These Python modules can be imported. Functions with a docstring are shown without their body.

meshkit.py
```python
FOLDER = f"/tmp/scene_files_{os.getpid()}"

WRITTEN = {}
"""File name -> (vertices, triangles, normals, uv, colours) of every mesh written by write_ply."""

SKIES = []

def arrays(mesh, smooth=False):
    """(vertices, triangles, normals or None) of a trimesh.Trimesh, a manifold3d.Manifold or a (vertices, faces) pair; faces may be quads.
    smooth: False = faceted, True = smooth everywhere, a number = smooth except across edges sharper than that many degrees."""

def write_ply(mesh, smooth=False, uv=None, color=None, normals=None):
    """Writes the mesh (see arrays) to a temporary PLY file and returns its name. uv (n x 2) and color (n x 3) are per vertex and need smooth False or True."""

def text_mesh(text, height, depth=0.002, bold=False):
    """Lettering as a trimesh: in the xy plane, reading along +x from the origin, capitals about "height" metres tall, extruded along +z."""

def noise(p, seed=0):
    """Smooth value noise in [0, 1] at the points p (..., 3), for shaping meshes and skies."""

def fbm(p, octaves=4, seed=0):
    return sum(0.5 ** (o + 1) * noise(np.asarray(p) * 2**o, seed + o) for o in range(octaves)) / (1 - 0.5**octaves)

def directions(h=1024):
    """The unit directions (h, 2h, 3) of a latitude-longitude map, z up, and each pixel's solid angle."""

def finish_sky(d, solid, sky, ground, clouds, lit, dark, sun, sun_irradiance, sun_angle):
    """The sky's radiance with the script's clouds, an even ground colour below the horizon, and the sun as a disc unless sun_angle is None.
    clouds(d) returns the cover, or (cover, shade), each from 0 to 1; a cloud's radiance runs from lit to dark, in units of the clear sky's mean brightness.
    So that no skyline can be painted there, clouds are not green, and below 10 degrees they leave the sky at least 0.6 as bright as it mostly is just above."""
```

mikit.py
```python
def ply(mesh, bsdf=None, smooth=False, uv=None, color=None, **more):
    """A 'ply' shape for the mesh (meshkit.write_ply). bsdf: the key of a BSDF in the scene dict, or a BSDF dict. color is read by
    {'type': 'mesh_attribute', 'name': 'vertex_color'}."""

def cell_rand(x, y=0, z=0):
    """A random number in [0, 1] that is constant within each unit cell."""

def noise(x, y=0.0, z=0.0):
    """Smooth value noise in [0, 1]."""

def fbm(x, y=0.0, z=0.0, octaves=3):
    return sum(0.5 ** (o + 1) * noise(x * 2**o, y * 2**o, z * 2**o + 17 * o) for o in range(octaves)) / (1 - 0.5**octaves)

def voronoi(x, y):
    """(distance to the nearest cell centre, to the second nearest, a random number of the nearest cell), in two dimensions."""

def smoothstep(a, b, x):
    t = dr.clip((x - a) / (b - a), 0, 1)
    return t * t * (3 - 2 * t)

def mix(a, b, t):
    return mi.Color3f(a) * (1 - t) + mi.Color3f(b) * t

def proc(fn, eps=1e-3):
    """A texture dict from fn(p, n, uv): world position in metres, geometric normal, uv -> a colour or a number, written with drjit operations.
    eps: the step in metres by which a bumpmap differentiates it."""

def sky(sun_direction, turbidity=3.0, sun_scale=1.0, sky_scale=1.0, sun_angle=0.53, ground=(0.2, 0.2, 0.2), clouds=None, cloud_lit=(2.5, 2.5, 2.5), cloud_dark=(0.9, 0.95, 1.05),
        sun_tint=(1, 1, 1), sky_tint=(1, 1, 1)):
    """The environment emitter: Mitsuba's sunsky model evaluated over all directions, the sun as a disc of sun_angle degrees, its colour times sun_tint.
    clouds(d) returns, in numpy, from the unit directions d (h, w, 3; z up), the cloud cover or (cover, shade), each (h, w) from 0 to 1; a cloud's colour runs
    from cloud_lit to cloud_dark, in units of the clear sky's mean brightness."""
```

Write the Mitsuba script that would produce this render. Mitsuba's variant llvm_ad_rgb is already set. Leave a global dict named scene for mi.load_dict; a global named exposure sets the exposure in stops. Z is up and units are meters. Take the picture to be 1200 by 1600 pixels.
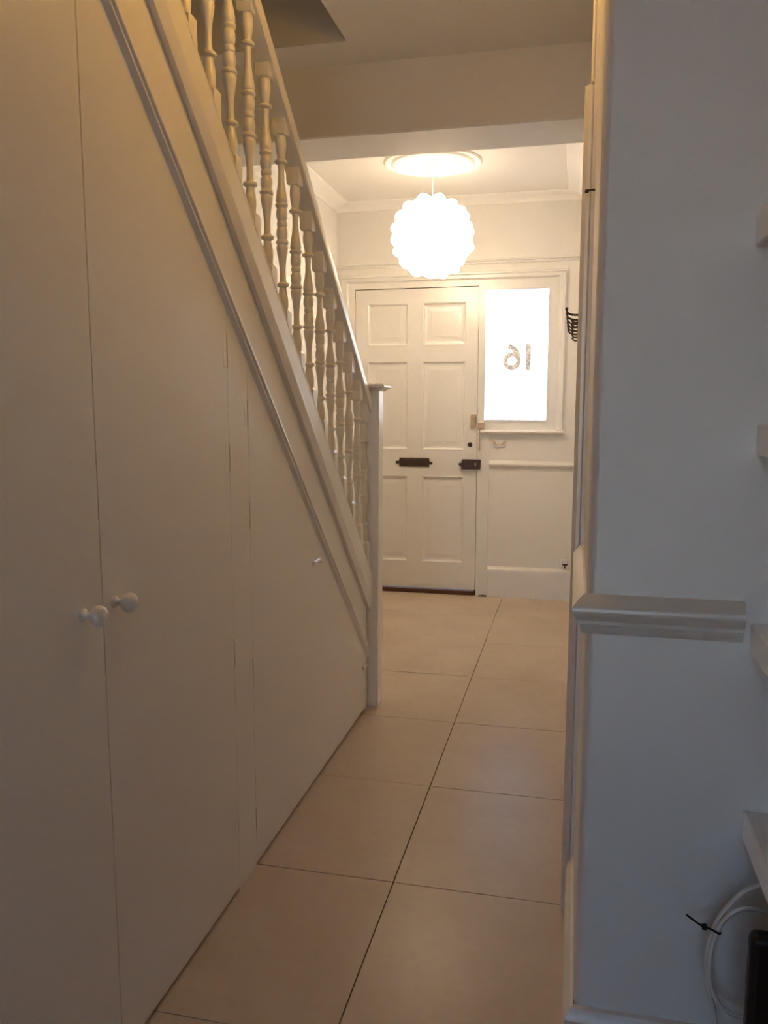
import math, random, numpy as np, trimesh, mitsuba as mi, mikit, meshkit
import manifold3d as m3
from shapely.geometry import Polygon, box as sbox
from shapely.ops import unary_union
random.seed(7); rng = np.random.default_rng(7)
T = mi.ScalarTransform4f
scene, labels = {}, {}

# ------------------------------------------------------------------ camera, sky, lights, exposure
F_PX = 1274.0
yaw, pitch = math.radians(13.1), math.radians(-7.42)
EYE = [0.0, 0.0, 1.33]
fw = [-math.sin(yaw) * math.cos(pitch), math.cos(yaw) * math.cos(pitch), math.sin(pitch)]
scene['camera'] = {'type': 'perspective', 'fov': math.degrees(2 * math.atan(600 / F_PX)), 'fov_axis': 'x', 'near_clip': 0.02, 'far_clip': 500.0,
                   'to_world': T().look_at(origin=EYE, target=[EYE[i] + fw[i] for i in range(3)], up=[0, 0, 1])}
exposure = 0.0
LAMP = [6.2, 4.75, 3.2]          # pendant shade radiance
DOWN = [28.0, 14.6, 3.1]             # small globe light in the near passage
def clouds(d):
    el = np.degrees(np.arcsin(np.clip(d[..., 2], -1, 1)))
    return np.clip(1 - (el - 5.5) / 4.5, 0, 1) * (1 - 0.25 * meshkit.fbm(d * 6, 3, 4)), 0.15 * meshkit.fbm(d * 9, 3, 8)
scene['sky'] = mikit.sky([-0.9, -0.02, 0.62], turbidity=3.5, sun_scale=2.6, sky_scale=29.0, sky_tint=(1.0, 1.02, 1.06), ground=(0.8, 0.78, 0.74), clouds=clouds,
                         cloud_lit=(2.2, 2.2, 2.2), cloud_dark=(1.6, 1.65, 1.7))
scene['sky']['sampling_weight'] = 2.5

# ------------------------------------------------------------------ materials
def rgb(*c): return {'type': 'rgb', 'value': list(c)}
def mat(key, d): scene[key] = d
def plain(key, c, rough=0.5, spec=0.5, metal=0.0, **k):
    mat(key, {'type': 'twosided', 'b': {'type': 'principled', 'base_color': rgb(*c), 'roughness': rough, 'specular': spec, 'metallic': metal, **k}})
def wall_fn(p, n, uv):
    g = mikit.fbm(p.x * 3, p.y * 3, p.z * 3, 3) - 0.5
    return mikit.mix((0.70, 0.685, 0.655), (0.745, 0.73, 0.70), 0.5 + g)
mat('wall_paint', {'type': 'twosided', 'b': {'type': 'principled', 'base_color': mikit.proc(wall_fn), 'roughness': 0.6, 'specular': 0.3}})
plain('gloss_white', (0.745, 0.73, 0.70), 0.28, 0.5)
def tile_fn(p, n, uv):
    g = mikit.fbm(p.x * 5, p.y * 5, p.z * 5, 4); h = mikit.fbm(p.x * 60, p.y * 60, 0, 2)
    c = mikit.mix((0.44, 0.352, 0.262), (0.505, 0.415, 0.32), g)
    return c * (0.97 + 0.06 * h)
mat('tile_porcelain', {'type': 'twosided', 'b': {'type': 'principled', 'base_color': mikit.proc(tile_fn), 'roughness': 0.29, 'specular': 0.12}})
plain('grout', (0.10, 0.07, 0.05), 0.9, 0.1)
plain('satin_white', (0.73, 0.715, 0.685), 0.42, 0.5)
plain('dark_bronze', (0.055, 0.035, 0.028), 0.35, 0.5, 0.5)
plain('black_iron', (0.05, 0.03, 0.028), 0.45, 0.5, 0.3)
plain('brass', (0.55, 0.40, 0.25), 0.35, 0.5, 0.8)
plain('dark_wood', (0.07, 0.022, 0.012), 0.5, 0.4)
plain('black_plastic', (0.006, 0.006, 0.007), 0.4, 0.3)
plain('screen_black', (0.003, 0.003, 0.003), 0.25, 0.3)
plain('white_plastic', (0.74, 0.72, 0.69), 0.35, 0.5)
plain('cable_white', (0.60, 0.58, 0.55), 0.45, 0.5)
plain('plaster_white', (0.84, 0.83, 0.81), 0.7, 0.2)
mat('pane_glass', {'type': 'thindielectric', 'int_ior': 1.5})
def mosaic_fn(p, n, uv):
    a, b, r = mikit.voronoi(p.x * 110 + 3, p.z * 110)
    return mikit.mix((0.50, 0.53, 0.58), (0.90, 0.93, 0.97), mikit.smoothstep(0.1, 0.9, r))
mat('number_film', {'type': 'twosided', 'b': {'type': 'diffuse', 'reflectance': mikit.proc(mosaic_fn)}})
mat('shade_paper', {'type': 'twosided', 'b': {'type': 'diffuse', 'reflectance': rgb(0.85, 0.84, 0.82)}})

# ------------------------------------------------------------------ mesh helpers
def key_for(name, parent=None):
    k = f'{parent}__{name}' if parent else name
    if k not in scene and k not in labels: return k
    i = 1
    while f'{k}_{i:03d}' in scene or f'{k}_{i:03d}' in labels: i += 1
    return f'{k}_{i:03d}'
def obj(name, mesh, m, parent=None, smooth=False, label=None, **more):
    k = key_for(name, parent)
    if isinstance(mesh, list): mesh = trimesh.util.concatenate(mesh)
    scene[k] = mikit.ply(mesh, m, smooth=smooth, **more)
    if label: labels[k] = {'label': label}
    return k
def again(name, src, tw, parent):
    k = key_for(name, parent); scene[k] = {**src, 'to_world': tw}; return k
def thing(name, label, cat, group=None):
    k = key_for(name); labels[k] = {'label': label, 'category': cat}
    if group: labels[k]['group'] = group
    return k
def struct(name, mesh, m, label, parent=None, smooth=False):
    k = obj(name, mesh, m, parent, smooth)
    labels[k] = {'label': label, 'kind': 'structure'}
    return k
def bx(x0, x1, y0, y1, z0, z1, b=0.0):
    x0, x1 = sorted((x0, x1)); y0, y1 = sorted((y0, y1)); z0, z1 = sorted((z0, z1))
    c = np.array([(x0 + x1) / 2, (y0 + y1) / 2, (z0 + z1) / 2]); h = np.array([x1 - x0, y1 - y0, z1 - z0]) / 2
    if b <= 0:
        m = trimesh.creation.box(2 * h); m.apply_translation(c); return m
    pts = []
    for s in np.ndindex(2, 2, 2):
        s = np.array(s) * 2 - 1
        for a in range(3):
            q = h - b; q[a] = h[a]; pts.append(s * q + c)
    return trimesh.convex.convex_hull(np.array(pts))
def prism_x(poly, x0, x1):
    """polygon in (y, z), extruded along x"""
    out = []
    for g in getattr(poly, 'geoms', [poly]):
        m = trimesh.creation.extrude_polygon(g, x1 - x0, engine='earcut'); v = m.vertices
        m.vertices = np.c_[v[:, 2] + x0, v[:, 0], v[:, 1]]; out.append(m)
    return trimesh.util.concatenate(out)
def prism_y(poly, y0, y1):
    """polygon in (x, z), extruded along y"""
    out = []
    for g in getattr(poly, 'geoms', [poly]):
        m = trimesh.creation.extrude_polygon(g, y1 - y0, engine='earcut'); v = m.vertices
        m.vertices = np.c_[v[:, 0], y1 - v[:, 2], v[:, 1]]; out.append(m)
    return trimesh.util.concatenate(out)
def prism_z(poly, z0, z1):
    out = []
    for g in getattr(poly, 'geoms', [poly]):
        m = trimesh.creation.extrude_polygon(g, z1 - z0, engine='earcut'); m.apply_translation([0, 0, z0]); out.append(m)
    return trimesh.util.concatenate(out)
def run(profile, a, b, out, up):
    """profile polygon points (out, up) swept straight from a to b"""
    a, b, n, u = (np.array(q, float) for q in (a, b, out, up)); d = b - a; L = np.linalg.norm(d); d /= L
    m = trimesh.creation.extrude_polygon(Polygon(profile), L, engine='earcut'); v = m.vertices
    m.vertices = a + v[:, :1] * n + v[:, 1:2] * u + v[:, 2:] * d
    if np.dot(np.cross(n, u), d) < 0: m.invert()
    return m
def lathe(prof, at=(0, 0, 0), axis='z', n=24):
    m = trimesh.creation.revolve(np.array(prof, float), sections=n)
    if axis == 'x': m.apply_transform(trimesh.transformations.rotation_matrix(math.pi / 2, [0, 1, 0]))
    if axis == '-y': m.apply_transform(trimesh.transformations.rotation_matrix(math.pi / 2, [1, 0, 0]))
    if axis == '-x': m.apply_transform(trimesh.transformations.rotation_matrix(-math.pi / 2, [0, 1, 0]))
    m.apply_translation(at); return m
def tube(pts, r, n=10, smooth_steps=0):
    p = np.array(pts, float)
    if smooth_steps:
        from scipy.interpolate import CubicSpline
        t = np.r_[0, np.cumsum(np.linalg.norm(np.diff(p, axis=0), axis=1))]
        p = CubicSpline(t, p)(np.linspace(0, t[-1], smooth_steps))
    t = np.gradient(p, axis=0); t /= np.linalg.norm(t, axis=1, keepdims=True)
    ref = np.array([0.31, 0.17, 0.93]); a = np.cross(t, ref); a /= np.linalg.norm(a, axis=1, keepdims=True); b = np.cross(t, a)
    ang = np.arange(n) * 2 * np.pi / n
    v = (p[:, None] + r * (np.cos(ang)[None, :, None] * a[:, None] + np.sin(ang)[None, :, None] * b[:, None])).reshape(-1, 3)
    f = []
    for i in range(len(p) - 1):
        for j in range(n):
            q = [i * n + j, i * n + (j + 1) % n, (i + 1) * n + (j + 1) % n, (i + 1) * n + j]
            f += [[q[0], q[1], q[2]], [q[0], q[2], q[3]]]
    c0, c1 = len(v), len(v) + 1; v = np.vstack([v, p[0], p[-1]])
    for j in range(n):
        f += [[c0, (j + 1) % n, j], [c1, (len(p) - 1) * n + j, (len(p) - 1) * n + (j + 1) % n]]
    m = trimesh.Trimesh(v, np.array(f), process=False)
    if m.volume < 0: m.invert()
    return m
def arc(cx, cy, r, a0, a1, n=6):
    return [(cx + r * math.cos(math.radians(a)), cy + r * math.sin(math.radians(a))) for a in np.linspace(a0, a1, n)]

# ------------------------------------------------------------------ setting: floor
XL, XH, XR, YF, ZC = -0.865, -1.648, 0.022, 5.645, 2.70     # spandrel plane, hall's left wall, passage's right wall, front wall, ceiling
YB = -3.2; XA = 0.60
RX0, RX1, RY = -3.4, 1.9, 0.20          # the room behind the passage
fl = struct('floor', [bx(XH - 0.2, 1.0, RY, YF + 0.2, -0.12, -0.006), bx(RX0 - 0.2, RX1 + 0.2, YB - 0.2, RY, -0.12, -0.006)], 'grout', 'floor of large square beige porcelain tiles laid in straight rows')
xs = [-0.46 + 0.6 * k for k in range(-5, 5) if k != -1]; ys = [1.492 + 0.6 * k for k in range(-6, 8)]
for i in range(len(xs) - 1):
    for j in range(len(ys) - 1):
        c, d = max(ys[j], YB), min(ys[j + 1], YF)
        if d <= YB + 0.05: continue
        lo, hi = (RX0, RX1) if d < RY + 0.1 else (XL - 0.01, XA) if c < 1.4 else (XL - 0.01, XR + 0.10) if d < 3.4 else (XH, XR + 0.02)
        a, b = max(xs[i], lo), min(xs[i + 1], hi)
        if b - a < 0.03: continue
        dz = rng.uniform(-0.0004, 0.0004)
        obj('tile', bx(a + 0.0013, b - 0.0013, c + 0.0011, d - 0.0011, -0.012, dz, 0.0008), 'tile_porcelain', fl)

# ------------------------------------------------------------------ setting: ceiling, beam, walls
hole = Polygon([(XH - 0.1, -0.6), (-0.80, -0.6), (-0.80, 2.35), (-0.885, 2.35), (-0.885, 3.175), (XH - 0.1, 3.175)])
ce = struct('ceiling', prism_z(unary_union([sbox(XH - 0.2, RY - 0.01, 1.0, YF + 0.25), sbox(RX0 - 0.2, YB - 0.2, RX1 + 0.2, RY)]).difference(hole), ZC, ZC + 0.28), 'wall_paint',
            'plain white plaster ceiling with an opening over the stairs')
obj('beam', bx(XH - 0.05, XR + 0.05, 3.385, 3.693, 2.425, ZC + 0.02, 0.006), 'wall_paint', ce, label='white boxed-in beam crossing the hall beyond the stairs')
struct('ceiling_upper', bx(XH - 0.2, -0.6, -0.9, 3.5, 5.1, 5.2), 'wall_paint', 'plain ceiling high above the stairwell')
struct('wall_left', bx(XH - 0.2, XH, -0.9, YF + 0.25, -0.1, 5.2), 'wall_paint', 'plain white wall behind the staircase')
struct('wall_stairwell', [bx(XH, -0.5, 3.175, 3.3, ZC + 0.27, 5.2), bx(-0.885, -0.72, 2.35, 3.3, ZC + 0.27, 5.2), bx(-0.80, -0.66, -0.9, 2.36, ZC + 0.27, 5.2), bx(XH, -0.66, -0.75, -0.6, ZC - 0.5, 5.2)],
       'wall_paint', 'plain walls round the upper stairwell')
struct('wall_left_passage', bx(XL - 0.14, XL, RY, 0.575, -0.1, ZC + 0.02), 'wall_paint', 'white wall before the cupboard under the stairs')
struct('wall_room_left', [bx(RX0 - 0.15, XL, RY, RY + 0.15, -0.1, ZC + 0.02), bx(RX0 - 0.15, RX0, YB - 0.1, RY + 0.1, -0.1, ZC + 0.02)], 'wall_paint', 'white walls of the room before the passage')
struct('wall_room_right', [bx(XA, RX1 + 0.15, RY, RY + 0.15, -0.1, ZC + 0.02), bx(RX1, RX1 + 0.15, YB - 0.1, RY + 0.1, -0.1, ZC + 0.02)], 'wall_paint', 'white right walls of the room before the passage')
wf = Polygon([(XH - 0.2, -0.1), (0.3, -0.1), (0.3, ZC + 0.1), (XH - 0.2, ZC + 0.1)])
wf = wf.difference(sbox(-1.568, -0.2 + 0.068 - 0.5, -0.2, 0.0)).difference(sbox(-1.568, 0.0, -0.628, 2.172)).difference(sbox(-0.652, 1.165, -0.13, 2.172))
wall_front = struct('wall_front', prism_y(wf, YF, YF + 0.22), 'wall_paint', 'white wall with the front door and side window')
pier = unary_union([Polygon([(0.03, 2.048), (0.03, 1.52)] + arc(0.05, 1.52, 0.02, 180, 270, 8) + [(XA + 0.15, 1.5), (XA + 0.15, 2.048)])])
wp = struct('wall_pier', prism_z(pier, -0.05, ZC + 0.02), 'wall_paint', 'white wall end facing the camera beside the shelves', smooth=40)
DY0, DY1, DZ = 2.135, 2.895, 2.01
wr = sbox(2.05, -0.05, YF + 0.1, ZC + 0.02).difference(sbox(DY0, -0.1, DY1, DZ))
struct('wall_right', prism_x(wr, XR, XR + 0.2), 'wall_paint', 'white wall along the right of the hall')
struct('wall_right_alcove', bx(XA, XA + 0.2, RY, 1.5, -0.05, ZC + 0.02), 'wall_paint', 'white wall behind the shelves')
wb = sbox(RX0 - 0.15, -0.1, RX1 + 0.15, ZC + 0.1).difference(sbox(-1.32, 0.99, 0.26, 2.48))
struct('wall_back', prism_y(wb, YB - 0.2, YB), 'wall_paint', 'wall with the wide back window')
d2 = struct('window_2', prism_y(sbox(-1.32, 0.99, 0.26, 2.48).difference(sbox(-1.26, 1.05, -0.56, 2.42)).difference(sbox(-0.50, 1.05, 0.20, 2.42)), YB - 0.13, YB - 0.07), 'gloss_white', 'wide white window in the back wall')
for x in (-1.26, -0.50): obj('pane', bx(x - 0.01, x + 0.71, YB - 0.101, YB - 0.1, 1.04, 2.43), 'pane_glass', d2)

# right doorway: lining, architrave, leaf
arch = [(-0.0, 0), (0.0, 0.062), (0.004, 0.066), (0.012, 0.066), (0.0215, 0.058), (0.0215, 0.05), (0.018, 0.044), (0.018, 0.012), (0.014, 0.006), (0.014, 0)]
AX = XR - 0.0
d4 = struct('door_2', bx(0.06, 0.10, DY0 + 0.018, DY1 - 0.018, 0.006, DZ - 0.018, 0.002), 'gloss_white', 'white door in the right wall of the passage')
obj('lining', prism_x(sbox(DY0 - 0.002, 0, DY1 + 0.002, DZ + 0.002).difference(sbox(DY0 + 0.015, -0.1, DY1 - 0.015, DZ - 0.015)), 0.012, 0.13), 'gloss_white', d4)
for s, y in ((-1, DY0 - 0.0), (1, DY1 + 0.0)):
    obj('architrave', run([(p, q) for p, q in arch], [AX, y, 0], [AX, y, DZ + 0.062], [-1, 0, 0], [0, s, 0]), 'gloss_white', d4, smooth=25)
obj('architrave', run([(p, q) for p, q in arch], [AX, DY0 - 0.06, DZ], [AX, DY1 + 0.06, DZ], [-1, 0, 0], [0, 0, 1]), 'gloss_white', d4, smooth=25)
obj('handle', [lathe([(0, 0), (0.026, 0), (0.026, 0.004), (0.01, 0.007), (0.01, 0.03), (0.022, 0.036), (0.025, 0.046), (0.018, 0.056), (0, 0.058)], (0.06, DY1 - 0.08, 1.0), '-x')], 'brass', d4, smooth=30)

# ------------------------------------------------------------------ rails and skirtings
dado = [(0, 0), (0.008, 0.0)] + [(0.012, 0.006), (0.014, 0.014), (0.020, 0.018), (0.020, 0.024), (0.024, 0.027)] + arc(0.022, 0.042, 0.012, -60, 70, 7) + [(0.022, 0.058), (0.014, 0.063), (0.006, 0.068), (0, 0.068)]
def mitred(prof, pts, outs, z0):
    """a profile swept along plan points with mitred corners"""
    P = np.array(pts, float); n = len(P); prof = np.array(prof)
    rings = []
    for i in range(n):
        ns = [np.array(outs[j], float) for j in (i - 1, i) if 0 <= j < n - 1]
        if len(ns) == 1: m = ns[0]
        else: m = (ns[0] + ns[1]) / (1 + ns[0] @ ns[1])
        rings.append(np.c_[P[i] + prof[:, :1] * m, z0 + prof[:, 1]])
    k = len(prof); v = np.vstack(rings); f = []
    for i in range(n - 1):
        for j in range(k):
            q = [i * k + j, i * k + (j + 1) % k, (i + 1) * k + (j + 1) % k, (i + 1) * k + j]
            f += [[q[0], q[1], q[2]], [q[0], q[2], q[3]]]
    tri = trimesh.creation.triangulate_polygon(Polygon(prof), engine='earcut')
    if len(tri[0]) == k:
        ft = np.array(tri[1]); f += [list(t[::-1]) for t in ft] + [list(t + (n - 1) * k) for t in ft]
    m = trimesh.Trimesh(v, np.array(f), process=False); trimesh.repair.fix_normals(m); return m
DZ0 = 0.918
dado = [(a * 0.74, b * 1.08) for a, b in dado]
struct('trim_1', mitred(dado, [(0.03, 2.046), (0.03, 1.5), (0.298, 1.5)], [(-1, 0), (0, -1)], DZ0), 'gloss_white', 'white dado rail turning the corner of the wall end', smooth=25)
skirt = [(0, 0), (0.020, 0), (0.020, 0.13), (0.017, 0.14), (0.017, 0.148), (0.010, 0.157), (0.007, 0.168), (0, 0.172)]
struct('baseboard_pier', mitred(skirt, [(0.03, 2.046), (0.03, 1.5), (XA, 1.5)], [(-1, 0), (0, -1)], 0.0), 'gloss_white', 'white skirting board round the wall end', smooth=25)
skf = [(0, 0), (0.022, 0), (0.022, 0.178), (0.019, 0.19), (0.019, 0.196), (0.012, 0.205), (0.008, 0.214), (0, 0.217)]
struct('baseboard_front', run(skf, [-0.566, YF, 0], [XR, YF, 0], [0, -1, 0], [0, 0, 1]), 'gloss_white', 'tall white skirting board right of the front door', smooth=25)
struct('baseboard_right', run(skf, [XR, DY1 + 0.07, 0], [XR, YF - 0.02, 0], [-1, 0, 0], [0, 0, 1]), 'gloss_white', 'white skirting board along the right wall', smooth=25)
df = [(0, 0), (0.008, 0), (0.014, 0.008), (0.022, 0.012), (0.024, 0.022), (0.016, 0.03), (0.009, 0.036), (0.004, 0.044), (0, 0.046)]
struct('trim_2', run(df, [-0.566, YF, 0.91], [XR, YF, 0.91], [0, -1, 0], [0, 0, 1]), 'gloss_white', 'white dado rail between front door and right wall', smooth=25)
pf = [(0, 0), (0.01, 0), (0.014, 0.008), (0.012, 0.014), (0.02, 0.02), (0.016, 0.03), (0.005, 0.034), (0, 0.034)]
struct('trim_3', run(pf, [XH, YF, 2.272], [XR, YF, 2.272], [0, -1, 0], [0, 0, 1]), 'gloss_white', 'thin white picture rail above the front door', smooth=25)
cov = [(0, 0), (0.008, 0), (0.014, 0.006), (0.022, 0.020), (0.045, 0.034), (0.085, 0.040), (0.105, 0.041), (0.108, 0.047), (0, 0.047)]
struct('trim_4', [run(cov, [XH, 3.69, ZC - 0.046], [XH, YF, ZC - 0.046], [1, 0, 0], [0, 0, 1]), run(cov, [XH, YF, ZC - 0.046], [XR, YF, ZC - 0.046], [0, -1, 0], [0, 0, 1]),
                  run(cov, [XR, 3.69, ZC - 0.046], [XR, YF, ZC - 0.046], [-1, 0, 0], [0, 0, 1])], 'plaster_white', 'white coved cornice round the front hall ceiling', smooth=60)
# pilaster board between door and dado, left jamb margin
struct('trim_5', bx(-0.652, -0.567, YF - 0.008, YF + 0.1, 0.0, 1.166, 0.003), 'gloss_white', 'flat white board right of the front door below the window')

# ------------------------------------------------------------------ front door
YD = YF + 0.012
cols = [(-1.434, -1.143), (-1.044, -0.741)]; rows = [(0.222, 0.840), (1.022, 1.637), (1.743, 2.034)]
leaf = sbox(-1.519, 0.036, -0.657, 2.130)
for c in cols:
    for r in rows: leaf = leaf.difference(sbox(c[0], r[0], c[1], r[1]))
dr_ = struct('door_1', prism_y(leaf, YD, YD + 0.044), 'gloss_white', 'white six-panel front door with dark letter slot and rim lock')
for c in cols:
    for r in rows:
        w, h = c[1] - c[0], r[1] - r[0]; cx, cz = (c[0] + c[1]) / 2, (r[0] + r[1]) / 2
        def ring(k, y): return [(cx + sx * (w / 2 - k), y, cz + sz * (h / 2 - k)) for sx, sz in ((-1, -1), (1, -1), (1, 1), (-1, 1))]
        lev = [ring(-0.001, YD + 0.001), ring(0.003, YD - 0.001), ring(0.010, YD + 0.002), ring(0.016, YD + 0.013), ring(0.030, YD + 0.015), ring(0.055, YD + 0.013), ring(0.06, YD + 0.012)]
        v = np.array(sum(lev, [])); f = []
        for i in range(len(lev) - 1):
            for j in range(4):
                q = [i * 4 + j, i * 4 + (j + 1) % 4, (i + 1) * 4 + (j + 1) % 4, (i + 1) * 4 + j]; f += [[q[0], q[1], q[2]], [q[0], q[2], q[3]]]
        e = (len(lev) - 1) * 4; f += [[e, e + 1, e + 2], [e, e + 2, e + 3]]
        obj('panel', trimesh.Trimesh(v, np.array(f), process=False), 'gloss_white', dr_)
obj('threshold', bx(-1.519, -0.657, YF - 0.012, YF + 0.15, 0.0, 0.030, 0.003), 'dark_wood', dr_, label='dark brown wooden threshold strip')
# letter plate, lock case, night latch, keyhole
lp = obj('letter_plate', [bx(-1.205, -0.988, YD - 0.010, YD, 0.904, 0.966, 0.004), bx(-1.18, -1.01, YD - 0.014, YD - 0.009, 0.914, 0.956, 0.003), bx(-1.228, -1.203, YD - 0.006, YD, 0.925, 0.944, 0.002), bx(-0.99, -0.967, YD - 0.006, YD, 0.922, 0.940, 0.002)],
         'dark_bronze', dr_, label='dark bronze letter plate')
lk = obj('rim_lock', bx(-0.758, -0.660, YD - 0.032, YD, 0.893, 0.962, 0.004), 'black_iron', dr_, label='dark iron rim lock')
obj('lock_knob', [lathe([(0, 0), (0.006, 0), (0.006, 0.012), (0.011, 0.016), (0.011, 0.024), (0, 0.026)], (-0.768, YD - 0.004, 0.927), '-y', 14), bx(-0.692, -0.686, YD - 0.038, YD - 0.03, 0.918, 0.936)], 'black_iron', lk)
obj('snib', bx(-0.665, -0.655, YD - 0.045, YD - 0.03, 0.916, 0.942, 0.002), 'brass', lk)
obj('keyhole_cover', lathe([(0, 0), (0.017, 0), (0.015, 0.006), (0.008, 0.008), (0, 0.008)], (-0.704, YD, 1.063), '-y', 18), 'dark_bronze', dr_, label='small round dark keyhole cover')
obj('night_bolt', [bx(-0.700, -0.664, YD - 0.012, YD, 1.178, 1.272, 0.003), bx(-0.695, -0.669, YD - 0.018, YD - 0.01, 1.19, 1.26, 0.003)], 'brass', dr_, label='small brass plate near the door edge')
for z in (0.3, 1.15, 1.95): obj('hinge', lathe([(0, 0), (0.006, 0), (0.006, 0.09), (0, 0.09)], (-1.522, YD - 0.004, z), 'z', 10), 'brass' if z > 1.9 else 'gloss_white', dr_)
fr = obj('frame', prism_y(unary_union([sbox(-1.568, 0.0, -1.522, 2.172), sbox(-1.568, 2.133, -0.612, 2.172), sbox(-0.653, 1.167, -0.612, 2.172)]), YF - 0.004, YF + 0.12), 'gloss_white', dr_)
ar = [(0, 0), (0.006, 0), (0.010, 0.006), (0.020, 0.010), (0.020, 0.030), (0.026, 0.036), (0.026, 0.046), (0.018, 0.052), (0, 0.052)]
XO0, XO1 = -1.600, -0.100
obj('architrave', [run(ar, [-1.617, YF, 2.172], [-0.078, YF, 2.172], [0, -1, 0], [0, 0, 1])], 'gloss_white', dr_, smooth=20)
obj('architrave', [run(ar, [-1.568, YF, 0.0], [-1.568, YF, 2.20], [0, -1, 0], [-1, 0, 0])], 'gloss_white', dr_, smooth=20)
obj('door_stop', prism_y(sbox(-1.56, 0.028, -0.64, 2.16).difference(sbox(-1.505, 0.03, -0.671, 2.116)), YD + 0.0445, YD + 0.075), 'gloss_white', dr_)
kp = obj('lock_keep', [bx(-0.656, -0.626, YF - 0.034, YF - 0.004, 0.895, 0.962, 0.003)], 'black_iron', dr_, label='dark iron lock keep')
ch = obj('door_chain', [bx(-0.647, -0.604, YF - 0.024, YF - 0.004, 1.176, 1.205, 0.003), bx(-0.648, -0.608, YF - 0.026, YF - 0.004, 1.208, 1.213)], 'brass', dr_, label='brass security chain hanging from the frame')
links = []
for k in range(9):
    zc = 1.172 - k * 0.017
    c = [(0.005 * math.cos(t), 0.0, 0.0105 * math.sin(t)) for t in np.linspace(0, 2 * math.pi, 13)]
    c = [(p[0], 0, p[2]) if k % 2 == 0 else (0, p[0], p[2]) for p in c]
    links.append(tube([(-0.636 + p[0], YF - 0.017 + p[1], zc + p[2]) for p in c], 0.0022, 5))
obj('chain_link', links + [bx(-0.640, -0.632, YF - 0.02, YF - 0.014, 1.024, 1.03)], 'brass', ch)
ft = thing('bolt_keep', 'small dark floor plate at the foot of the board right of the front door', 'bolt plate')
obj('plate', [bx(-0.628, -0.570, YF - 0.030, YF - 0.009, 0.0, 0.007, 0.002), bx(-0.61, -0.59, YF - 0.026, YF - 0.012, 0.006, 0.011, 0.002)], 'black_iron', ft)

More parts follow.
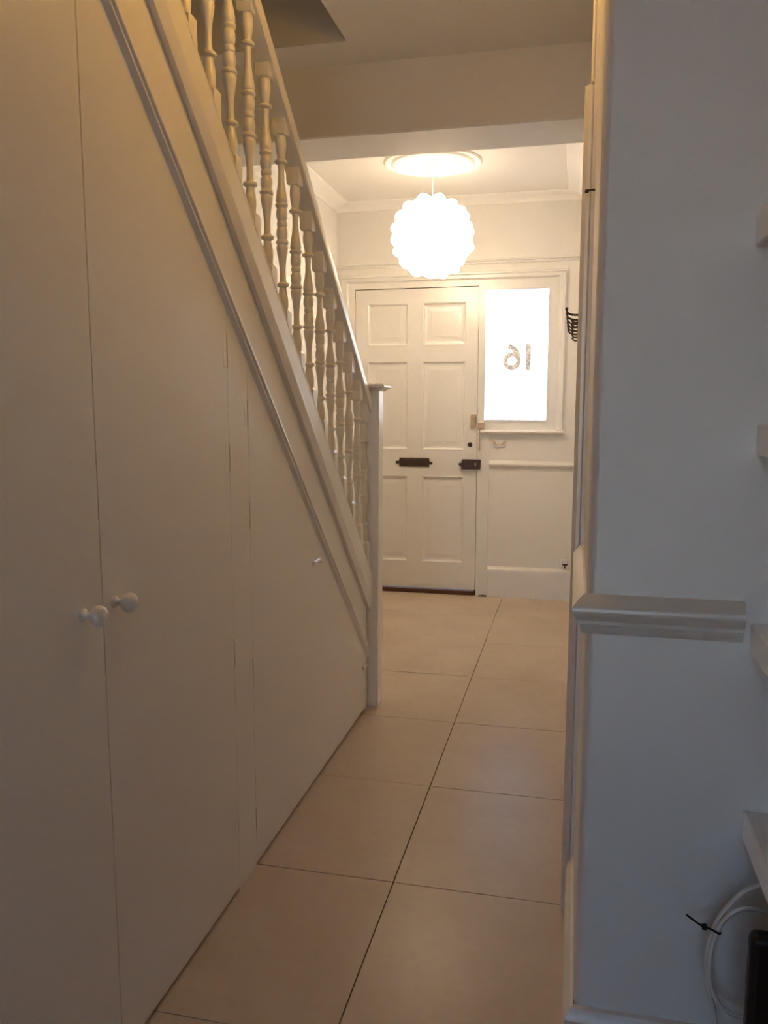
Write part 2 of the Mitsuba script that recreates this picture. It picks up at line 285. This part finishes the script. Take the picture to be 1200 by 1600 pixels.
# ------------------------------------------------------------------ side window
GX0, GX1, GZ0, GZ1 = -0.607, -0.191, 1.235, 2.102
w1 = struct('window_1', prism_y(sbox(-0.614, 1.165, -0.13, 2.172).difference(sbox(GX0, GZ0, GX1, GZ1)), YF + 0.002, YF + 0.09), 'gloss_white', 'tall side window with a white frame beside the front door')
obj('bead', prism_y(sbox(GX0 - 0.012, GZ0 - 0.012, GX1 + 0.012, GZ1 + 0.012).difference(sbox(GX0 - 0.001, GZ0 - 0.001, GX1 + 0.001, GZ1 + 0.001)), YF - 0.004, YF + 0.01), 'gloss_white', w1)
obj('pane', bx(GX0 - 0.004, GX1 + 0.004, YF + 0.045, YF + 0.046, GZ0 - 0.004, GZ1 + 0.004), 'pane_glass', w1)
obj('architrave', run(ar, [-0.130, YF, 1.167], [-0.130, YF, 2.20], [0, -1, 0], [1, 0, 0]), 'gloss_white', w1, smooth=20)
obj('sill', run([(0, 0), (0.03, 0), (0.036, 0.004)] + arc(0.036, 0.014, 0.010, -60, 70, 5) + [(0.034, 0.026), (-0.006, 0.028), (-0.006, 0)], [-0.628, YF, 1.139], [-0.071, YF, 1.139], [0, -1, 0], [0, 0, 1]), 'gloss_white', w1, smooth=25)
# house number 16 stuck on the inner face to be read from the street: from inside it reads mirrored
YN = YF + 0.0445
one = sbox(-0.335, 1.574, -0.307, 1.742)
from shapely.geometry import Point, LineString
bowl = Point(-0.430, 1.632).buffer(0.058).difference(Point(-0.430, 1.632).buffer(0.031))
tail = LineString([(-0.384, 1.645), (-0.392, 1.680), (-0.416, 1.713), (-0.452, 1.733)]).buffer(0.0145, cap_style=2)
six = unary_union([bowl, tail])
obj('house_number', [prism_y(one.buffer(0.0025, join_style=2), YN - 0.0004, YN)], 'number_film', w1, label='digit one of the house number, seen from behind')
obj('house_number', [prism_y(six.buffer(0.0025), YN - 0.0004, YN)], 'number_film', w1, label='digit six of the house number, seen mirrored')

# ------------------------------------------------------------------ staircase
st = thing('staircase', 'white painted staircase with turned balusters rising to the left', 'staircase')
YN0, YN1 = 3.385, 3.470
def z_top(y): return -0.9458 * y + 3.8076
def z_low(y): return -0.9556 * y + 3.6756
def z_hr(y): return -0.8585 * y + 4.283            # top of handrail
def z_ring(y): return -0.915 * y + 4.259 - 0.02 * max(0.0, 1 - ((y - 2.65) / 0.75) ** 2)
YT = 0.62
string = Polygon([(YT, z_low(YT)), (YN0 + 0.01, z_low(YN0 + 0.01)), (YN0 + 0.01, z_top(YN0 + 0.01)), (YT, z_top(YT))])
obj('string', prism_x(string, -0.912, -0.850), 'gloss_white', st)
d_ = np.array([0, 1, -0.951]); d_ /= np.linalg.norm(d_); u_ = np.array([0, 0.951, 1.0]); u_ /= np.linalg.norm(u_)
def slope_run(prof, zf, y0, y1, x): return run(prof, [x, y0, zf(y0)], [x, y1, zf(y1)], [1, 0, 0], u_)
obj('string_moulding', slope_run([(-0.012, 0), (0.0, -0.001), (0.0016, 0.003), (0.0032, 0.009), (0.0052, 0.016), (0.0072, 0.023), (0.0088, 0.030), (0.0095, 0.036), (0.0080, 0.039), (-0.012, 0.039)], z_low, YT, YN0 + 0.004, -0.850), 'gloss_white', st, smooth=50)
face = Polygon([(YT, z_low(YT) + 0.050), (YN0 + 0.004, z_low(YN0 + 0.004) + 0.050), (YN0 + 0.004, z_top(YN0 + 0.004) - 0.004), (YT, z_top(YT) - 0.004)])
obj('string_facing', prism_x(face, -0.8505, -0.8425), 'gloss_white', st)
obj('string_capping', slope_run([(-0.063, -0.004), (-0.063, 0.004), (-0.056, 0.008), (0.003, 0.008), (0.0075, 0.0055), (0.009, 0.001), (0.0078, -0.004)], lambda y: z_top(y) - 0.008, YT, YN0 + 0.004, -0.850), 'gloss_white', st, smooth=50)
hr = [(-0.028, 0.0), (-0.031, 0.004), (-0.031, 0.036), (-0.026, 0.048), (-0.012, 0.057), (0.012, 0.057), (0.026, 0.048), (0.031, 0.036), (0.031, 0.004), (0.028, 0.0)]
dh = np.array([0, 1, -0.8585]); dh /= np.linalg.norm(dh); uh = np.array([0, 0.8585, 1.0]); uh /= np.linalg.norm(uh)
def hr_pt(y): return [-0.870, y, z_hr(y) - 0.075]
obj('handrail', run(hr, hr_pt(0.62), hr_pt(YN0 + 0.02), [1, 0, 0], uh), 'gloss_white', st, smooth=25)
# newel post with cap (leans a little)
nw = bx(-0.902, -0.817, YN0, YN1, 0.0, 1.396, 0.004); nw.vertices[:, 0] += 0.007 * nw.vertices[:, 2] / 1.4
nk = obj('newel_post', nw, 'gloss_white', st)
def sq(hw, z): return [(-0.8525 + sx * hw, (YN0 + YN1) / 2 + sy * hw, z) for sx, sy in ((-1, -1), (1, -1), (1, 1), (-1, 1))]
capl = [(0.045, 1.392), (0.050, 1.394), (0.055, 1.400), (0.066, 1.404), (0.072, 1.408), (0.072, 1.414), (0.066, 1.420), (0.05, 1.424)]
v = np.array(sum([sq(a, b) for a, b in capl], [])); f = []
for i in range(len(capl) - 1):
    for j in range(4):
        q = [i * 4 + j, i * 4 + (j + 1) % 4, (i + 1) * 4 + (j + 1) % 4, (i + 1) * 4 + j]; f += [[q[0], q[1], q[2]], [q[0], q[2], q[3]]]
e = (len(capl) - 1) * 4; f += [[e, e + 1, e + 2], [e, e + 2, e + 3], [2, 1, 0], [3, 2, 0]]
obj('newel_cap', trimesh.Trimesh(v, np.array(f), process=False), 'gloss_white', nk)
# turned balusters: profile (radius, height) relative to the upper ring
half = [(0.0, 0.076), (0.0140, 0.076), (0.0150, 0.070), (0.0166, 0.052), (0.0150, 0.034), (0.0120, 0.020), (0.0106, 0.009), (0.0130, 0.007), (0.0185, 0.004), (0.0196, 0.0), (0.0180, -0.004), (0.0104, -0.007),
        (0.0088, -0.026), (0.0093, -0.048), (0.0116, -0.070), (0.0152, -0.090), (0.0172, -0.104), (0.0172, -0.112), (0.0142, -0.117), (0.0188, -0.120), (0.0196, -0.124), (0.0176, -0.128), (0.0142, -0.132),
        (0.0162, -0.141), (0.0172, -0.149), (0.0156, -0.162), (0.0126, -0.168), (0.0134, -0.170), (0.0152, -0.172), (0.0152, -0.177)]
MID = -0.177
full = half + [(r, 2 * MID - z) for r, z in half[::-1]][1:]
turned = trimesh.creation.revolve(np.array(full[::-1]), sections=20)
src = mikit.ply(turned, 'gloss_white', smooth=35)
nb = 0
for k in range(20):
    y = 3.376 - 0.1222 * k - (0.014 if k == 0 else 0)
    zr = z_ring(y) + 0.0
    kb = key_for('baluster', st)
    x0, h = -0.872, 0.0205
    top = zr + 0.076
    # square blocks cut to the rake at both ends
    yA, yB = y - h, y + h
    def block(zb, zt):
        pts = np.array([(x0 + sx * h, yy, z) for sx in (-1, 1) for yy, z in ((yA, zb(yA)), (yB, zb(yB)), (yA, zt(yA)), (yB, zt(yB)))])
        return trimesh.convex.convex_hull(pts)
    upper = trimesh.convex.convex_hull(np.vstack([block(lambda q: top + 0.006, lambda q: z_hr(q) - 0.068).vertices, [(x0 + sx * (h - 0.004), y + sy * (h - 0.004), top) for sx in (-1, 1) for sy in (-1, 1)]]))
    bot = zr + 2 * MID - 0.076
    lower = trimesh.convex.convex_hull(np.vstack([block(lambda q: min(z_top(q) - 0.02, bot - 0.03), lambda q: bot - 0.008).vertices, [(x0 + sx * (h - 0.006), y + sy * (h - 0.006), bot) for sx in (-1, 1) for sy in (-1, 1)]]))
    tt = turned.copy(); tt.apply_translation([x0, y, zr])
    sm = trimesh.graph.smooth_shade(tt, angle=math.radians(35), facet_minarea=None)
    obj('baluster', [upper, lower, sm], 'gloss_white', st, smooth=35)
# treads and risers behind the string
for k in range(14):
    y = 3.40 - 0.2116 * k; z = 0.2 * (k + 1)
    obj('tread', bx(XH + 0.001, -0.905, y - 0.24, y + 0.02, z - 0.028, z, 0.004), 'satin_white', st)
    obj('riser', bx(XH + 0.001, -0.905, y - 0.018, y, z - 0.2, z - 0.02), 'satin_white', st)

# ------------------------------------------------------------------ cupboard under the stairs
cu = thing('understairs_cupboard', 'white flush cupboard filling the triangle under the staircase', 'cupboard')
def z_m(y): return -0.9463 * y + 3.426              # lower edge of the sloping mould
Y0 = 0.585; YE = 3.378
whole = Polygon([(Y0, 0.0), (YE, 0.0), (YE, z_low(YE) - 0.001), (1.022, ZC - 0.002), (Y0, ZC - 0.002)])
def below(y0, y1, z0=0.010, cap=2.68): 
    zt = lambda y: min(z_m(y) + 0.012, cap)
    ys_ = [y0, *[q for q in np.linspace(y0, y1, 25)[1:-1]], y1]
    return Polygon([(y0, z0), (y1, z0)] + [(q, zt(q)) for q in ys_[::-1]])
doors = [(0.66, 1.3533), (1.3567, 1.957), (2.086, 3.335)]
frame = whole
for a, b in doors: frame = frame.difference(below(a - 0.0012, b + 0.0012, -0.01, 2.685))
for y, zs in ((1.9585, (1.464, 1.20, 0.68, 0.165)), (2.0845, (1.311, 1.031, 0.588, 0.14))):
    for z in zs: frame = frame.difference(sbox(y - 0.0045, z - 0.036, y + 0.0045, z + 0.036))
frame = unary_union([g for g in getattr(frame, 'geoms', [frame]) if g.area > 1e-4])
obj('frame', prism_x(frame, XL - 0.03, XL), 'satin_white', cu)
obj('sloping_moulding', slope_run([(-0.004, 0.0), (0.0, -0.001), (0.006, 0.003), (0.012, 0.006), (0.012, 0.012)] + arc(0.010, 0.019, 0.008, -30, 80, 5) + [(0.006, 0.030), (0.004, 0.036), (-0.004, 0.038)], z_m, 0.76, YE, XL), 'gloss_white', cu, smooth=25)
kn = [(0, -0.002), (0.012, -0.002), (0.012, 0.003), (0.0075, 0.006), (0.0065, 0.014), (0.009, 0.020), (0.0165, 0.024), (0.0195, 0.031), (0.0190, 0.038), (0.0145, 0.044), (0.006, 0.0465), (0, 0.047)]
def hinge(y, z, parent, dark=True):
    parts = [lathe([(0, 0), (0.0022, 0), (0.0026, 0.002), (0.0026, 0.012), (0.0014, 0.013), (0.0014, 0.030), (0.0026, 0.031), (0.0026, 0.045), (0.0014, 0.046), (0.0014, 0.062), (0.0026, 0.063), (0.0026, 0.073), (0, 0.074)], (XL + 0.0005, y, z - 0.037), 'z', 10),
             bx(XL - 0.004, XL + 0.0008, y - 0.022, y - 0.0042, z - 0.036, z + 0.036), bx(XL - 0.004, XL + 0.0008, y + 0.0042, y + 0.022, z - 0.036, z + 0.036)]
    obj('hinge', parts, 'gloss_white', parent, smooth=30)
for i, (a, b) in enumerate(doors):
    dk = obj('door', prism_x(below(a, b), XL - 0.022, XL), 'satin_white', cu, label=['tall door cut to the rake, knob at its right edge', 'tall door cut to the rake, knob at its left edge', 'triangular door with a small catch'][i])
    if i < 2: obj('knob', lathe(kn, (XL, (1.290, 1.395)[i], 0.951), 'x', 24), 'gloss_white', dk, smooth=40)
    if i == 1:
        for z in (1.464, 1.20, 0.68, 0.165): hinge(1.9585, z, dk)
    if i == 2:
        for z in (1.311, 1.031, 0.588, 0.14): hinge(2.0845, z, dk)
        obj('catch', [bx(XL, XL + 0.010, 2.630, 2.702, 0.785, 0.800, 0.003), bx(XL, XL + 0.016, 2.692, 2.704, 0.781, 0.795, 0.003)], 'gloss_white', dk)
        obj('catch', [bx(XL, XL + 0.010, 3.300, 3.352, 0.195, 0.21, 0.003), lathe([(0, 0), (0.008, 0), (0.008, 0.012), (0, 0.016)], (XL, 3.35, 0.205), 'x', 12)], 'gloss_white', dk)

# ------------------------------------------------------------------ pendant lamp and ceiling rose
LX, LY, LZ = -0.826, 4.77, 2.290
rose = thing('ceiling_rose', 'round white plaster ceiling rose above the pendant lamp', 'ceiling rose')
rp = [(0, 0.0), (0.275, 0.0), (0.278, -0.006), (0.270, -0.014), (0.255, -0.016), (0.246, -0.010), (0.238, -0.010), (0.228, -0.022), (0.212, -0.026), (0.196, -0.020), (0.190, -0.014), (0.12, -0.012), (0.112, -0.018), (0.10, -0.026), (0.086, -0.020), (0.08, -0.016), (0.045, -0.020), (0.04, -0.032), (0, -0.034)]
rm = lathe(rp, (LX, LY, ZC + 0.002), 'z', 64); trimesh.repair.fix_normals(rm)
obj('disc', rm, 'plaster_white', rose, smooth=30)
for k in range(12):
    a = 2 * math.pi * k / 12; lf = trimesh.creation.icosphere(2, 1.0)
    lf.apply_scale([0.032, 0.016, 0.010]); lf.apply_translation([0.152, 0, ZC - 0.010]); lf.apply_transform(trimesh.transformations.rotation_matrix(a, [0, 0, 1])); lf.apply_translation([LX, LY, 0])
    obj('leaf', lf, 'plaster_white', rose, smooth=True)
lamp = thing('pendant_lamp', 'glowing white globe pendant made of overlapping rounded petals', 'pendant lamp')
obj('flex', tube([(LX, LY, ZC - 0.03), (LX, LY, LZ + 0.2)], 0.0035, 8), 'white_plastic', lamp, smooth=40)
obj('ceiling_cup', lathe([(0, 0), (0.012, 0), (0.03, 0.022), (0.034, 0.03), (0, 0.03)], (LX, LY, ZC - 0.058), 'z', 24), 'white_plastic', lamp, smooth=40)
NP = 76
def petal():
    """a rounded cupped petal, bulging along +z, rim curling outward"""
    n, mr = 18, 5; v = [(0, 0, 0.016)]; f = []
    for i in range(1, mr + 1):
        t = i / mr
        for j in range(n):
            a = 2 * math.pi * j / n; r = 0.048 * t * (1 + 0.04 * math.cos(4 * a) * t)
            v.append((r * math.cos(a), r * math.sin(a), 0.016 - 0.052 * t ** 2 + 0.012 * t ** 4))
    for j in range(n): f.append([0, 1 + j, 1 + (j + 1) % n])
    for i in range(mr - 1):
        for j in range(n):
            q = [1 + i * n + j, 1 + i * n + (j + 1) % n, 1 + (i + 1) * n + (j + 1) % n, 1 + (i + 1) * n + j]; f += [[q[0], q[3], q[2]], [q[0], q[2], q[1]]]
    v, f = np.array(v), np.array(f)
    m = trimesh.Trimesh(v, f, process=False)
    if m.face_normals[:, 2].mean() < 0: m.invert()
    back = m.copy(); back.vertices[:, 2] -= 0.0015; back.invert()
    return trimesh.util.concatenate([m, back])
pt = petal()
for i in range(NP):
    z = 1 - 2 * (i + 0.5) / NP; a = math.pi * (1 + 5 ** 0.5) * i
    n_ = np.array([math.sqrt(1 - z * z) * math.cos(a), math.sqrt(1 - z * z) * math.sin(a), z])
    if n_[2] < -0.965 or n_[2] > 0.975: continue
    m = pt.copy(); m.apply_scale(rng.uniform(0.9, 1.2)); m.apply_transform(trimesh.transformations.rotation_matrix(rng.uniform(0, 6.28), [0, 0, 1]))
    m.apply_transform(trimesh.transformations.rotation_matrix(rng.uniform(0.1, 0.28), [math.cos(i), math.sin(i), 0]))
    m.apply_transform(trimesh.geometry.align_vectors([0, 0, 1], n_)); m.apply_translation(n_ * rng.uniform(0.222, 0.234) + [LX, LY, LZ])
    obj('petal', m, 'shade_paper', lamp, smooth=30, emitter={'type': 'area', 'radiance': rgb(*[q * (1.5 if n_[2] > 0.82 else max(0.38, 1.0 - 3.1 * n_[2])) for q in LAMP]), 'sampling_weight': 0.045})
gm = trimesh.creation.icosphere(3, 0.200); gm.apply_translation([LX, LY, LZ])
obj('inner_globe', gm, 'shade_paper', lamp, smooth=True, emitter={'type': 'area', 'radiance': rgb(*LAMP), 'sampling_weight': 0.3})
obj('lower_ring', trimesh.creation.annulus(0.020, 0.030, 0.006, transform=trimesh.transformations.translation_matrix([LX, LY, LZ - 0.228])), 'white_plastic', lamp)

# small opal globe on the passage ceiling, above the picture
dl = thing('ceiling_light', 'small opal globe light hanging under the passage ceiling', 'ceiling light')
DX, DYY, DZZ = -0.34, 1.74, 2.47
obj('base', lathe([(0, 0.0), (0.055, 0.0), (0.055, -0.012), (0.02, -0.022), (0, -0.022)], (DX, DYY, ZC), 'z', 32), 'white_plastic', dl, smooth=30)
obj('stem', tube([(DX, DYY, ZC - 0.02), (DX, DYY, DZZ + 0.075)], 0.006, 10), 'white_plastic', dl, smooth=40)
dm = trimesh.creation.icosphere(3, 0.08); dm.apply_translation([DX, DYY, DZZ])
obj('globe', dm, 'shade_paper', dl, smooth=True, emitter={'type': 'area', 'radiance': rgb(*DOWN), 'sampling_weight': 2.0})

# ------------------------------------------------------------------ small things on the walls
rk = thing('coat_rack', 'row of dark bronze coat hooks on the right wall past the beam', 'coat hooks')
obj('rail', bx(XR - 0.008, XR, 3.80, 5.02, 1.722, 1.752, 0.003), 'white_plastic', rk, label='white mounting strip')
for k in range(6):
    y = 3.88 + 0.21 * k
    obj('hook', [tube([(XR - 0.006, y, 1.738), (XR - 0.03, y, 1.738), (XR - 0.055, y, 1.742), (XR - 0.070, y, 1.752), (XR - 0.073, y, 1.766)], 0.0048, 8, 14), trimesh.creation.icosphere(2, 0.0075).apply_translation((XR - 0.073, y, 1.768)),
                 tube([(XR - 0.006, y, 1.728), (XR - 0.014, y, 1.712), (XR - 0.03, y, 1.704), (XR - 0.046, y, 1.710), (XR - 0.050, y, 1.722)], 0.0048, 8, 14), bx(XR - 0.013, XR - 0.007, y - 0.012, y + 0.012, 1.71, 1.758, 0.002)], 'dark_bronze', rk, smooth=35)
hk = thing('wall_hook', 'single small dark screw hook high on the corner beside the right doorway', 'hook')
obj('shank', [tube([(0.032, 2.03, 1.827), (0.020, 2.03, 1.827), (0.012, 2.03, 1.826)], 0.0024, 8), trimesh.creation.icosphere(2, 0.0048).apply_translation((0.0115, 2.03, 1.8245))], 'dark_bronze', hk, smooth=40)
wc = thing('wall_cables', 'pair of thin white cables running up the wall above the right doorway', 'cables')
for yy in (2.070, 2.082):
    obj('cable', tube([(XR - 0.004, yy, DZ + 0.068), (XR - 0.004, yy, ZC - 0.001)], 0.0045, 12), 'gloss_white', wc, smooth=60)
kh = thing('key_hooks', 'tiny white plate with two small hooks under the window sill', 'key hooks')
obj('plate', bx(-0.545, -0.455, YF - 0.005, YF, 1.045, 1.098, 0.002), 'white_plastic', kh)
for x in (-0.535, -0.468):
    obj('hook', [tube([(x, YF - 0.004, 1.086), (x, YF - 0.018, 1.084), (x + (0.012 if x < -0.5 else -0.012), YF - 0.022, 1.068), (x + (0.026 if x < -0.5 else -0.026), YF - 0.016, 1.066)], 0.0032, 7, 10), trimesh.creation.icosphere(1, 0.006).apply_translation((x, YF - 0.018, 1.085))], 'brass', kh, smooth=40)
sk = thing('cable_outlet', 'small white box with a dark plug low on the front wall above the skirting', 'outlet')
obj('box', bx(-0.075, -0.025, YF - 0.016, YF, 0.236, 0.286, 0.003), 'white_plastic', sk)
obj('plug', [bx(-0.056, -0.020, YF - 0.024, YF - 0.016, 0.246, 0.257, 0.001), bx(-0.043, -0.034, YF - 0.024, YF - 0.015, 0.225, 0.25, 0.001)], 'dark_bronze', sk)

# ------------------------------------------------------------------ shelves, black device, cable
names = ['lowest white shelf against the wall end, just above the looped cable', 'second white shelf from the bottom, level with the dado rail end', 'third white shelf from the bottom, near eye level at the right edge', 'topmost white shelf at the right edge of the wall end']
for z, SX, lab in zip((0.606, 0.952, 1.298, 1.643), (0.316, 0.310, 0.302, 0.282), names):
    s = thing('shelf', lab, 'shelf', 'white shelves in the alcove')
    obj('board', bx(SX + 0.004, XA - 0.001, 0.36, 1.499, z - 0.03, z, 0.002), 'gloss_white', s)
    obj('lip', bx(SX, SX + 0.02, 0.36, 1.499, z - 0.052, z + 0.001, 0.003), 'gloss_white', s)
dv = thing('electronic_device', 'black upright device with rounded corners standing on the floor under the shelves', 'electronic device')
def rounded_box(x0, x1, y0, y1, z0, z1, r, n=16):
    s = m3.Manifold.sphere(r, n)
    return m3.Manifold.batch_hull([s.translate([x, y, z]) for x in (x0 + r, x1 - r) for y in (y0 + r, y1 - r) for z in (z0 + r, z1 - r)])
obj('case', rounded_box(0.296, 0.53, 1.290, 1.324, 0.004, 0.497, 0.0125, 24), 'black_plastic', dv, smooth=40)
obj('foot', bx(0.34, 0.50, 1.24, 1.37, 0.0005, 0.010, 0.003), 'black_plastic', dv)
obj('front_panel', bx(0.307, 0.519, 1.2885, 1.293, 0.03, 0.484, 0.001), 'screen_black', dv)
cb = thing('looped_cable', 'loop of white cable hanging under the lowest shelf beside the black device', 'cable')
sa = [(0.40, 1.455, 0.545), (0.37, 1.45, 0.512), (0.337, 1.446, 0.496), (0.311, 1.442, 0.481), (0.286, 1.44, 0.450), (0.269, 1.44, 0.414), (0.260, 1.44, 0.374), (0.258, 1.44, 0.334), (0.263, 1.44, 0.297), (0.272, 1.44, 0.261), (0.281, 1.44, 0.212), (0.287, 1.44, 0.163), (0.30, 1.43, 0.08), (0.33, 1.41, 0.012), (0.38, 1.38, 0.006)]
sb = [(0.44, 1.452, 0.535), (0.40, 1.445, 0.47), (0.36, 1.438, 0.455), (0.323, 1.433, 0.459), (0.300, 1.43, 0.453), (0.285, 1.43, 0.439), (0.272, 1.43, 0.411), (0.264, 1.43, 0.379), (0.262, 1.43, 0.342), (0.266, 1.43, 0.305), (0.279, 1.43, 0.276), (0.300, 1.43, 0.258), (0.327, 1.43, 0.251), (0.359, 1.43, 0.248), (0.40, 1.42, 0.26), (0.43, 1.38, 0.29), (0.44, 1.34, 0.30)]
obj('strand', tube(sa, 0.0042, 10, 110), 'cable_white', cb, smooth=True)
obj('strand', tube(sb, 0.0042, 10, 110), 'cable_white', cb, smooth=True)
tie = obj('cable_tie', [tube([(0.217, 1.42, 0.440), (0.234, 1.421, 0.428), (0.248, 1.423, 0.420), (0.263, 1.424, 0.415), (0.273, 1.424, 0.410), (0.277, 1.43, 0.409)], 0.0018, 6, 20), bx(0.244, 0.253, 1.4185, 1.427, 0.416, 0.4245, 0.001)], 'black_plastic', cb, smooth=40, label='black cable tie with its tail sticking out')
